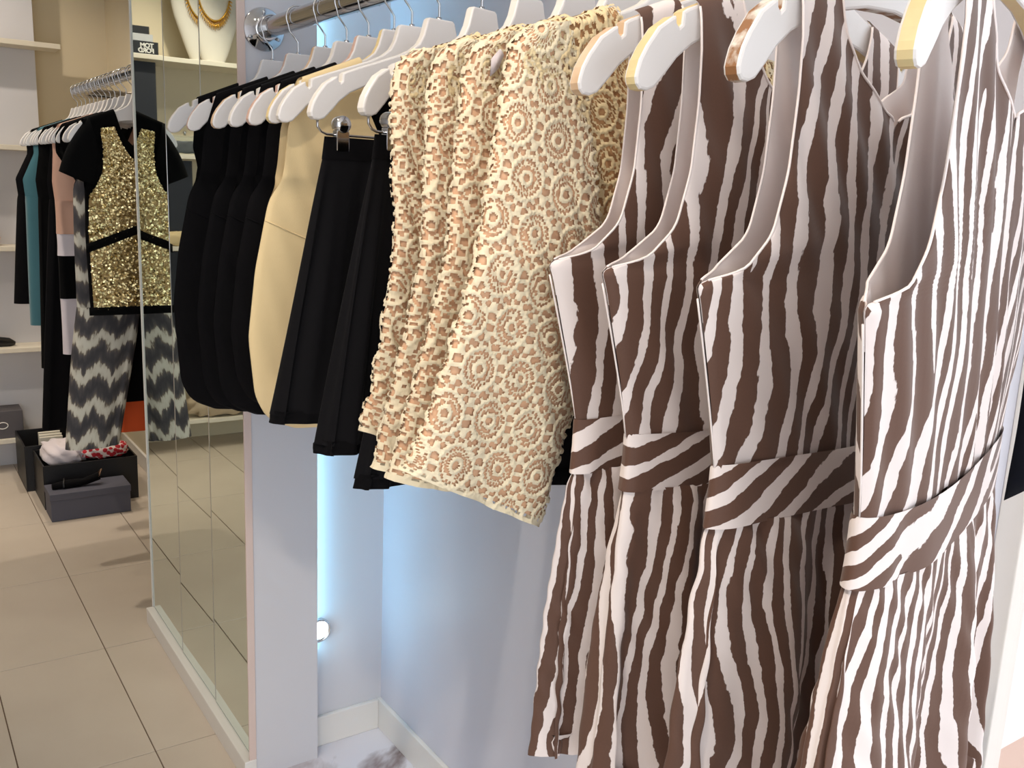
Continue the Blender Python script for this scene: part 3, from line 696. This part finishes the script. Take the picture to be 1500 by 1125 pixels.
# folded black straps lying over the first hanger
r = thing('strap_top', 'black camisole hanging from the hanger nearest the rail flange', 'top', (XR, 1.905, 1.30), math.radians(-3))
f = panel_fn([(0, -.13, 1.30), (.5, -.15, 1.40), (.6, -.158, 1.45), (.965, -.150, 1.5465), (1, -.148, 1.549)], [(0, 0, 1.30), (.55, 0, 1.40), (.62, -.06, 1.42), (.8, -.09, 1.47), (.965, -.07, 1.579), (1, -.071, 1.582)],
             [(0, .012), (.9, .012), (.97, .010), (1, .0015)], 4, .002, .55, .011)
panel_mesh('body', f, black_f, r, 1.30, 20, 50)

# ------------------------------------------------------------------ second rail: clothes beyond the mirrors
G2 = 'hangers on the rail behind the mirrors'
HY = [3.02, 3.10, 3.20, 3.28, 3.36, 3.43, 3.50, 3.57, 3.64, 3.71, 3.78, 3.86, 3.94, 4.02]
H2L = ['white hanger holding the black and gold sequinned top', 'white hanger holding the grey chevron jumpsuit', 'white hanger holding the black lace dress behind the chevron jumpsuit',
       'white hanger holding the black dress with orange lower skirt', 'white hanger carrying the peach, white and black dress', 'white hanger carrying the long black dress beside the peach one',
       'empty white hanger between the long black dress and the green-hemmed dress', 'white hanger holding the black dress with green hem', 'white hanger holding the long black coat', 'empty white hanger between the black coat and the teal cardigan',
       'white hanger holding the teal cardigan', 'empty white hanger between the teal cardigan and the black jacket', 'white hanger holding the black jacket', 'empty white hanger at the far end of the second rail']
for k, y in enumerate(HY): hanger(y, [3, 2, -4, -6, 2, 4, -2, 3, -3, 2, 4, -2, 3, 0][k], H2L[k], hang_edge, G2)
# black and gold top
zb = .985
r = garment('sequinned_top', 'black velvet short-sleeved top with gold sequinned front and black bands', 'top', 3.02, 3, zb)
O = [(0, -.168, zb), (.35, -.172, 1.20), (.60, -.168, 1.335), (.68, -.165, 1.38), (.80, -.170, 1.46), (.965, -.165, 1.545), (1, -.160, 1.547)]
I = [(0, 0, zb), (.60, 0, 1.36), (.74, 0, 1.455), (.82, -.025, 1.47), (.90, -.058, 1.505), (.965, -.078, 1.576), (1, -.079, 1.579)]
fT = panel_fn(O, I, [(0, .03), (.5, .03), (.9, .016), (.97, .0105), (1, .0015)], 9, .003, .6, .016)
panel_mesh('bodice', fT, velvet, r, zb, 26, 70)
for h in (1, -1):
    th = np.linspace(0, 2 * PI, 33); rows = []
    for t in np.linspace(0, 1, 16):
        a = np.array([-.150, 1.552]) * (1 - t) + np.array([-.236, 1.395]) * t; a[0] += -.012 * math.sin(PI * t)
        b = np.array([-.120, 1.42]) * (1 - t) + np.array([-.130, 1.352]) * t
        m_ = .5 - .5 * np.cos(th)
        rows.append(np.stack([h * (a[0] + (b[0] - a[0]) * m_), -.006 - .022 * np.sin(th), a[1] + (b[1] - a[1]) * m_ - zb + .0 * m_], -1))
    mk('sleeve', np.concatenate(rows), grid_faces(33, 16), velvet, r)
SO = curve([(0, -.164, .005 + zb), (.35, -.168, 1.20), (.58, -.163, 1.325), (.66, -.138, 1.362), (.74, -.122, 1.40), (.85, -.117, 1.46), (1, -.122, 1.520)])
SI = curve([(0, 0, zb + .005), (.58, 0, 1.34), (.70, 0, 1.405), (.80, -.03, 1.425), (.90, -.062, 1.465), (1, -.086, 1.525)])
def seq_pt(u, v, h):
    a, b = SO(v), SI(v); x = a[..., 0] + (b[..., 0] - a[..., 0]) * u; z = a[..., 1] + (b[..., 1] - a[..., 1]) * u
    k = np.clip(1 - (x / .175) ** 2, 0, 1) ** .5
    return np.stack([x * h, -.0205 - .0135 * k, z - zb], -1)
Vs, Fs = [], []
for h in (1, -1):
    V_, U_ = np.meshgrid(np.linspace(0, 1, 40), np.linspace(0, 1, 14), indexing='ij'); Vs.append(seq_pt(U_, V_, h).reshape(-1, 3)); Fs.append(grid_faces(14, 40) + (h < 0) * 560)
sp = mk('sequin_panel', np.concatenate(Vs), np.concatenate(Fs), seq_base, r)
n = 8000; u_, v_ = rng.random(n), rng.random(n); hs = rng.choice([-1, 1], n); P = np.stack([seq_pt(u_[i], v_[i], hs[i]) for i in range(n)])
a6 = np.linspace(0, 2 * PI, 6, endpoint=False); nx, nz_ = rng.normal(0, .38, n), rng.normal(0, .38, n); rad = rng.uniform(.0026, .0040, n)
dx = np.cos(a6)[None] * rad[:, None]; dz = np.sin(a6)[None] * rad[:, None]
V = np.stack([P[:, 0:1] + dx, P[:, 1:2] - .0022 + dx * nx[:, None] + dz * nz_[:, None], P[:, 2:3] + dz], -1)
so = mk('sequins', V.reshape(-1, 3), np.arange(n * 6).reshape(n, 6), sequin_m, sp, smooth=False); so['kind'] = 'stuff'
def band(name, z0, zc, hgt, par):
    xs = np.linspace(-.178, .178, 41); k = np.clip(1 - (xs / .182) ** 2, 0, 1) ** .5; yy = -.024 - .0150 * k; zz = z0 + (zc - z0) * (1 - np.abs(xs) / .178)
    V = np.concatenate([np.stack([xs, yy, zz - zb - hgt / 2], -1), np.stack([xs, yy, zz - zb + hgt / 2], -1)]); mk(name, V, grid_faces(41, 2), velvet, par).modifiers.new('s', 'SOLIDIFY').thickness = .003
band('waist_band', 1.175, 1.245, .026, r); band('hem_band', zb + .004, zb + .004, .024, r)
# chevron trousers
zb = .545
r = garment('chevron_trousers', 'grey and white chevron print wide-leg jumpsuit below the sequinned top', 'jumpsuit', 3.10, 2, zb)
f = panel_fn([(0, -.192, .98), (.4, -.190, 1.2), (.6, -.185, 1.35), (.72, -.150, 1.42), (.965, -.14, 1.551), (1, -.138, 1.553)], [(0, 0, .98), (.65, 0, 1.38), (.75, -.05, 1.44), (.965, -.09, 1.569), (1, -.091, 1.572)],
             [(0, .03), (.6, .028), (.9, .014), (.97, .0105), (1, .0015)], 5, .003, .6, .014)
panel_mesh('bodice', f, chevron_m, r, zb, 20, 50)
for h in (-1, 1):
    loop_tube('trouser_leg', [(0, .99, .094, .030), (.3, .86, .092, .030), (1, zb + (.0 if h < 0 else .02), .078, .030)], chevron_m, r, zb, 120, 40, 4, .006, 3 + h, (0, 0), 0, .75, xc=lambda v, h=h: h * (.098 + .070 * v), grow=.5)
# peach / white / black dress and the darker clothes behind
def colour_dress(y, yaw, lab, bands, wid=.19, tk=.026, name='hanging_dress', cat='dress', group=None, seed=1, drop=0.0, flare=0.0, collar=None):
    zb_ = bands[-1][1]
    r = garment(name, lab, cat, y, yaw, zb_, group)
    top = bands[0]
    f = panel_fn([(0, -wid, 1.30), (.3, -wid - .005, 1.36), (.6, -.196, 1.45), (.85, -.196, 1.505), (.965, -.175, 1.539), (1, -.172, 1.541)], [(0, 0, 1.30), (.5, 0, 1.42), (.7, -.03, 1.48), (.965, -.07, 1.578), (1, -.071, 1.581)],
                 [(0, tk), (.6, tk * .8), (.9, .014), (.97, .0105), (1, .0015)], seed, .003, .7, .013)
    panel_mesh('shoulders', f, top[2], r, zb_, 18, 36)
    z0 = 1.302
    for (za, zc, m_) in bands:
        hi = min(za, z0); wa = wid + flare * (z0 - hi) / .6; wc = wid + flare * (z0 - zc) / .6
        loop_tube('body_band', [(0, hi, wa, tk), (1, zc, wc, tk + .004)], m_, r, zb_, 100, 24, 5, .006, seed, grow=.1, pw=.75)
    return r
colour_dress(3.36, 2, 'peach, white and black colour-block dress beside the chevron jumpsuit', [(1.56, 1.195, peach_f), (1.195, 1.125, white_f), (1.125, .985, velvet), (.985, .800, white_f)], wid=.198, seed=2)
colour_dress(3.20, -4, 'long black lace dress hidden behind the chevron jumpsuit', [(1.56, .66, velvet)], wid=.15, tk=.022, seed=21)
GB = 'dark clothes on the rail behind the mirrors'
colour_dress(3.43, 4, 'long black dress with dark lace shoulders, beside the peach dress', [(1.56, .535, black_f)], wid=.205, flare=.05, group=GB, seed=3)
colour_dress(3.28, -6, 'black dress with an orange lower skirt peeping out beneath the chevron jumpsuit', [(1.5, .69, velvet), (.69, .535, orange_f)], wid=.135, tk=.016, flare=-.05, seed=31)
colour_dress(3.57, 3, 'black dress with a dark green hem between the black dresses on the far rail', [(1.5, .68, velvet), (.68, .60, green_f)], wid=.15, tk=.02, group=GB, seed=33)
colour_dress(3.64, -3, 'long black coat next to the teal knit, reaching lowest', [(1.56, .70, velvet)], wid=.206, tk=.03, flare=.02, group=GB, seed=4)
colour_dress(3.78, 4, 'teal knit cardigan hanging between black garments', [(1.56, .84, teal_f)], wid=.232, tk=.03, flare=.01, name='teal_cardigan', cat='cardigan', seed=5)
colour_dress(3.94, 3, 'black jacket at the far end of the rail, beyond the teal cardigan', [(1.56, .90, black_f)], wid=.235, tk=.034, flare=.05, name='black_jacket', cat='jacket', seed=6)

# ------------------------------------------------------------------ boxes on the floor under the second rail
def open_box(name, lab, x0, x1, y0, y1, h, m, t=.006):
    r = thing(name, lab, 'box', ((x0 + x1) / 2, (y0 + y1) / 2, 0.001)); a, b = (x1 - x0) / 2, (y1 - y0) / 2
    box('base', (-a, -b, 0), (a, b, t), m, r, .001)
    for s in (-1, 1):
        box('side_panel', (s * a - (t if s > 0 else 0), -b, t), (s * a + (t if s < 0 else 0), b, h), m, r, .001)
        box('end_panel', (-a + t, s * b - (t if s > 0 else 0), t), (a - t, s * b + (t if s < 0 else 0), h), m, r, .001)
    return r
open_box('storage_box', 'black open storage box heaped with white and red clothes', .512, .885, 4.142, 4.42, .19, box_black)
open_box('storage_box', 'black open storage box with cream cards, against the shelf end', .480, .86, 4.43, 4.74, .205, box_black)
r = thing('shoe_box', 'slate grey lidded shoe box in front of the black storage box', 'box', (.665, 4.05, .001))
box('tray', (-.152, -.072, 0), (.152, .072, .092), box_grey, r, .002); box('lid', (-.155, -.075, .088), (.155, .075, .116), box_grey, r, .002)
r = thing('sandal', 'dark strappy sandal lying on the slate grey shoe box', 'shoe', (.62, 4.045, .124))
tube('sole', [(-.09, 0, .006), (-.03, .004, .006), (.03, .0, .010), (.09, -.004, .030)], [.012, .020, .015, .017], black_f, r, 10)
tube('strap', [(-.05, -.024, .004), (-.045, 0, .032), (-.04, .024, .004)], .004, black_plastic, r, 8)
tube('ankle_strap', [(.085, -.018, .03), (.10, 0, .056), (.085, .018, .03)], .003, mat('bronze_leather', C(120, 92, 70), .4), r, 8)
def heap(name, lab, c, size, m, seed, cat='clothes', n=40):
    th, ph = np.meshgrid(np.linspace(0, PI, n // 2), np.linspace(0, 2 * PI, n), indexing='ij'); wv = wob(seed, 7, (3, 9))
    q = lambda a: np.sign(a) * np.abs(a) ** .7
    x = q(np.sin(th)) * q(np.cos(ph)); y = q(np.sin(th)) * q(np.sin(ph)); z = q(np.cos(th))
    k = 1 + .22 * wv(x * 2 + z, y * 2 - z) + .06 * np.sin(9 * x + 7 * z + seed)
    V = np.stack([x * size[0] * k, y * size[1] * k, np.maximum(z, -.9) * size[2] * k + size[2]], -1)
    o = mk(name, V.reshape(-1, 3), grid_faces(n, n // 2), m, None); o.location = c
    return tag(o, lab, cat)
heap('folded_cloth', 'fluffy white garment heaped over the black storage box', (.612, 4.285, .155), (.085, .105, .050), white_f, 4)
def print_red():
    q = NT('red_white_print'); tc = q.n('TexCoord'); v = q.n('TexVoronoi', i_Scale=55.0); q.l(tc.outputs['Object'], v.inputs['Vector'])
    r_ = q.n('MapRange'); r_.inputs[1].default_value = .50; r_.inputs[2].default_value = .58; q.l(v.outputs[0], r_.inputs[0]); q.l(q.mix(r_.outputs[0], C(186, 30, 44), C(232, 214, 210)), q.b.inputs['Base Color'])
    q.b.inputs['Roughness'].default_value = .8; return q.m
heap('scarf', 'red and white printed scarf on the heaped white garment', (.765, 4.225, .182), (.095, .06, .032), print_red(), 9, 'scarf')
heap('bag', 'black pouch tucked behind the red printed scarf', (.825, 4.365, .165), (.03, .035, .055), velvet, 12, 'bag')
r = thing('card_bundle', 'bundle of upright cream cards in the rear black box', 'cards', (.60, 4.55, .008))
for k in range(5): box('card', (-.05 + .002 * k, -.055 + .024 * k, 0), (.045, -.045 + .024 * k, .215 + .006 * (k % 2)), paper_m, r, .001)

# ------------------------------------------------------------------ floating shelves on the far wall and what stands on them
SH = [(1.942, 'white floating shelf carrying the necklace bust and books'), (1.496, 'white floating shelf carrying the clear box of grey fur'), (1.052, 'white floating shelf carrying the folded cream garment'),
      (.590, 'white floating shelf carrying the black shoe'), (.165, 'low white floating shelf carrying folded scarves')]
for z, lab in SH:
    o = box('floating_shelf', (-1.25, 4.75, z - .022), (.765, 4.899, z), shelf_m, None, .002); tag(o, lab, 'shelf', 'floating shelves on the far wall')
    o2 = box('rear_ledge', (-1.25, 4.899, z - .022), (.398, 5.02, z), shelf_m, o, 0)
S1, S2, S3, S4, S5 = [s[0] + .0005 for s in SH]
# necklace bust: flat tapering linen bust leaning back
r = thing('necklace_bust', 'tall white linen necklace display bust wearing a gold necklace', 'display bust', (-.175, 4.86, S1))
rows = []
for t in np.linspace(0, 1, 30):
    z = .46 * t; hw = np.interp(t, [0, .12, .45, .70, .80, .86, 1], [.052, .075, .128, .150, .120, .058, .050]); d = np.interp(t, [0, .5, .8, .86, 1], [.028, .040, .042, .034, .032])
    th = np.linspace(0, 2 * PI, 40, endpoint=False); rows.append(np.stack([hw * np.cos(th), .02 * t - d * np.sin(th), np.full(40, z)], -1))
V = np.concatenate(rows); mk('bust_form', V, [tuple(q) for q in grid_faces(40, 30, True)] + [tuple(range(40)), tuple(range(29 * 40, 30 * 40))], bust_m, r)
r = thing('necklace', 'gold spiky collar necklace on the linen bust', 'necklace', (-.175, 4.86, S1 + .185))
pts = []
for a in np.linspace(-1.25, 1.25, 27):
    x = .078 * math.sin(a) * 1.02; z = .150 - .150 * math.cos(a) * 1.0 + .012; d = .041 * math.sqrt(max(0, 1 - (x / .15) ** 2)); pts.append((x, .012 - d - .006, z))
tube('chain', pts, .0042, gold, r, 8)
for i, p in enumerate(pts):
    a = -1.25 + 2.5 * i / 26; L_ = .046 - .012 * abs(a) / 1.25; q = np.array(p)
    tube('pendant', [q, q + np.array([math.sin(a) * .4, -.1, -math.cos(a)]) * L_ * .6, q + np.array([math.sin(a) * .4, -.15, -math.cos(a)]) * L_], [.0025, .0036, .0010], gold, r, 6)
# books lying flat, spines out
def book(lab, x0, x1, z0, z1, m, words=None):
    r = thing('book', lab, 'book', ((x0 + x1) / 2, 4.83, z0), 0, 'books on the top shelf'); a = (x1 - x0) / 2; h = z1 - z0
    box('pages', (-a + .004, -.062, .003), (a - .004, .068, h - .003), paper_m, r, 0)
    bm = box_bm((-a, -.066, 0), (a, .070, .003), .0005); box_bm((-a, -.066, h - .003), (a, .070, h), .0005, bm); box_bm((-a, -.069, 0), (a, -.065, h), .0005, bm)
    cv = from_bm('cover', bm, m, r)
    for i, t in enumerate(words or []):
        cu = bpy.data.curves.new('lettering', 'FONT'); cu.body = t; cu.size = .0285; cu.align_x = 'LEFT'; cu.extrude = .0004; cu.offset = .0009; cu.space_character = .92
        to = bpy.data.objects.new('lettering', cu); col.objects.link(to); bpy.context.view_layer.update()
        me = bpy.data.meshes.new_from_object(to); bpy.data.objects.remove(to); me.materials.append(ink_w)
        o = bpy.data.objects.new('lettering', me); link(o, cv); o.location = (-a + (.0215 if i == 0 else .0195), -.0695, h - .0275 - i * .0225); o.rotation_euler = (PI / 2, 0, 0)
    return r
book('thick black book with white spine lettering, bottom of the book stack', .112, .30, S1, S1 + .056, book_blk, ['TOM', 'FORD'])
book('pale grey book in the middle of the book stack', .135, .29, S1 + .0565, S1 + .088, book_gry)
book('thin black book on top of the book stack', .150, .30, S1 + .0885, S1 + .122, book_blk)
# second shelf: dark board, clear box of fur
o = box('display_board', (.118, 4.80, S2), (.36, 4.815, S1 - .03), navy_f, None, .001); tag(o, 'tall dark navy board standing under the book stack', 'board')
r = thing('clear_box', 'clear acrylic box with a lid knob holding grey fur', 'box', (-.07, 4.825, S2))
for lo, hi in (((-.10, -.06, 0), (.10, .06, .003)), ((-.10, -.06, .003), (-.097, .06, .085)), ((.097, -.06, .003), (.10, .06, .085)), ((-.097, -.06, .003), (.097, -.057, .085)), ((-.097, .057, .003), (.097, .06, .085))): box('pane', lo, hi, acrylic, r, 0)
ld = box('lid', (-.104, -.064, .0852), (.104, .064, .090), acrylic, r, 0)
lathe('knob', [(.0001, .090), (.006, .090), (.005, .098), (.010, .105), (.006, .112), (.0001, .113)], chrome, ld, 16)
heap('fur_piece', 'grey fur piece curled inside the clear acrylic box', (-.07, 4.825, S2 + .004), (.080, .046, .030), fur_m, 3, 'fur')
o = box('dark_board', (-.095, 4.80, S3), (.40, 4.82, S2 - .03), navy_f, None, .001); tag(o, 'wide dark panel below the clear acrylic box', 'board')
heap('folded_knit', 'folded cream garment on the shelf below the clear box', (.0, 4.775, S3), (.10, .022, .035), cream_f, 15)
heap('pink_wrap', 'blush pink wrapped parcel on the shelf beside the white pier', (.43, 4.82, S3), (.05, .05, .03), peach_f, 17, 'parcel')
o = box('dark_board', (-.30, 4.80, S4), (.20, 4.82, S3 - .03), navy_f, None, .001); tag(o, 'dark panel standing on the black shoe shelf', 'board')
r = thing('court_shoe', 'black court shoe on the floating shelf by the white pier', 'shoe', (.40, 4.82, S4))
tube('upper', [(-.10, 0, .03), (-.04, 0, .03), (.03, 0, .022), (.09, 0, .016), (.115, 0, .012)], [.026, .030, .026, .022, .008], black_plastic, r, 14)
tube('heel', [(-.105, 0, .03), (-.108, 0, .001)], [.014, .006], black_plastic, r, 10)
heap('folded_scarf', 'tan folded scarves on the low shelf', (-.20, 4.82, S5), (.16, .065, .055), tan_f, 21, 'scarf')
heap('aqua_scarf', 'aqua green scarf lying beside the tan scarves', (-.475, 4.82, S5), (.09, .065, .045), aqua_f, 25, 'scarf')
r = thing('gift_box', 'dark grey box with a white ring mark on the low shelf', 'box', (.43, 4.83, S5))
box('carton', (-.09, -.065, 0), (.09, .065, .13), box_dark, r, .002)
t_ = np.linspace(0, 2 * PI, 28); tube('ring_mark', np.stack([.004 + .022 * np.cos(t_), np.full(28, -.0655), .062 + .015 * np.sin(t_)], -1), .0022, ink_w, r, 6, caps=False)
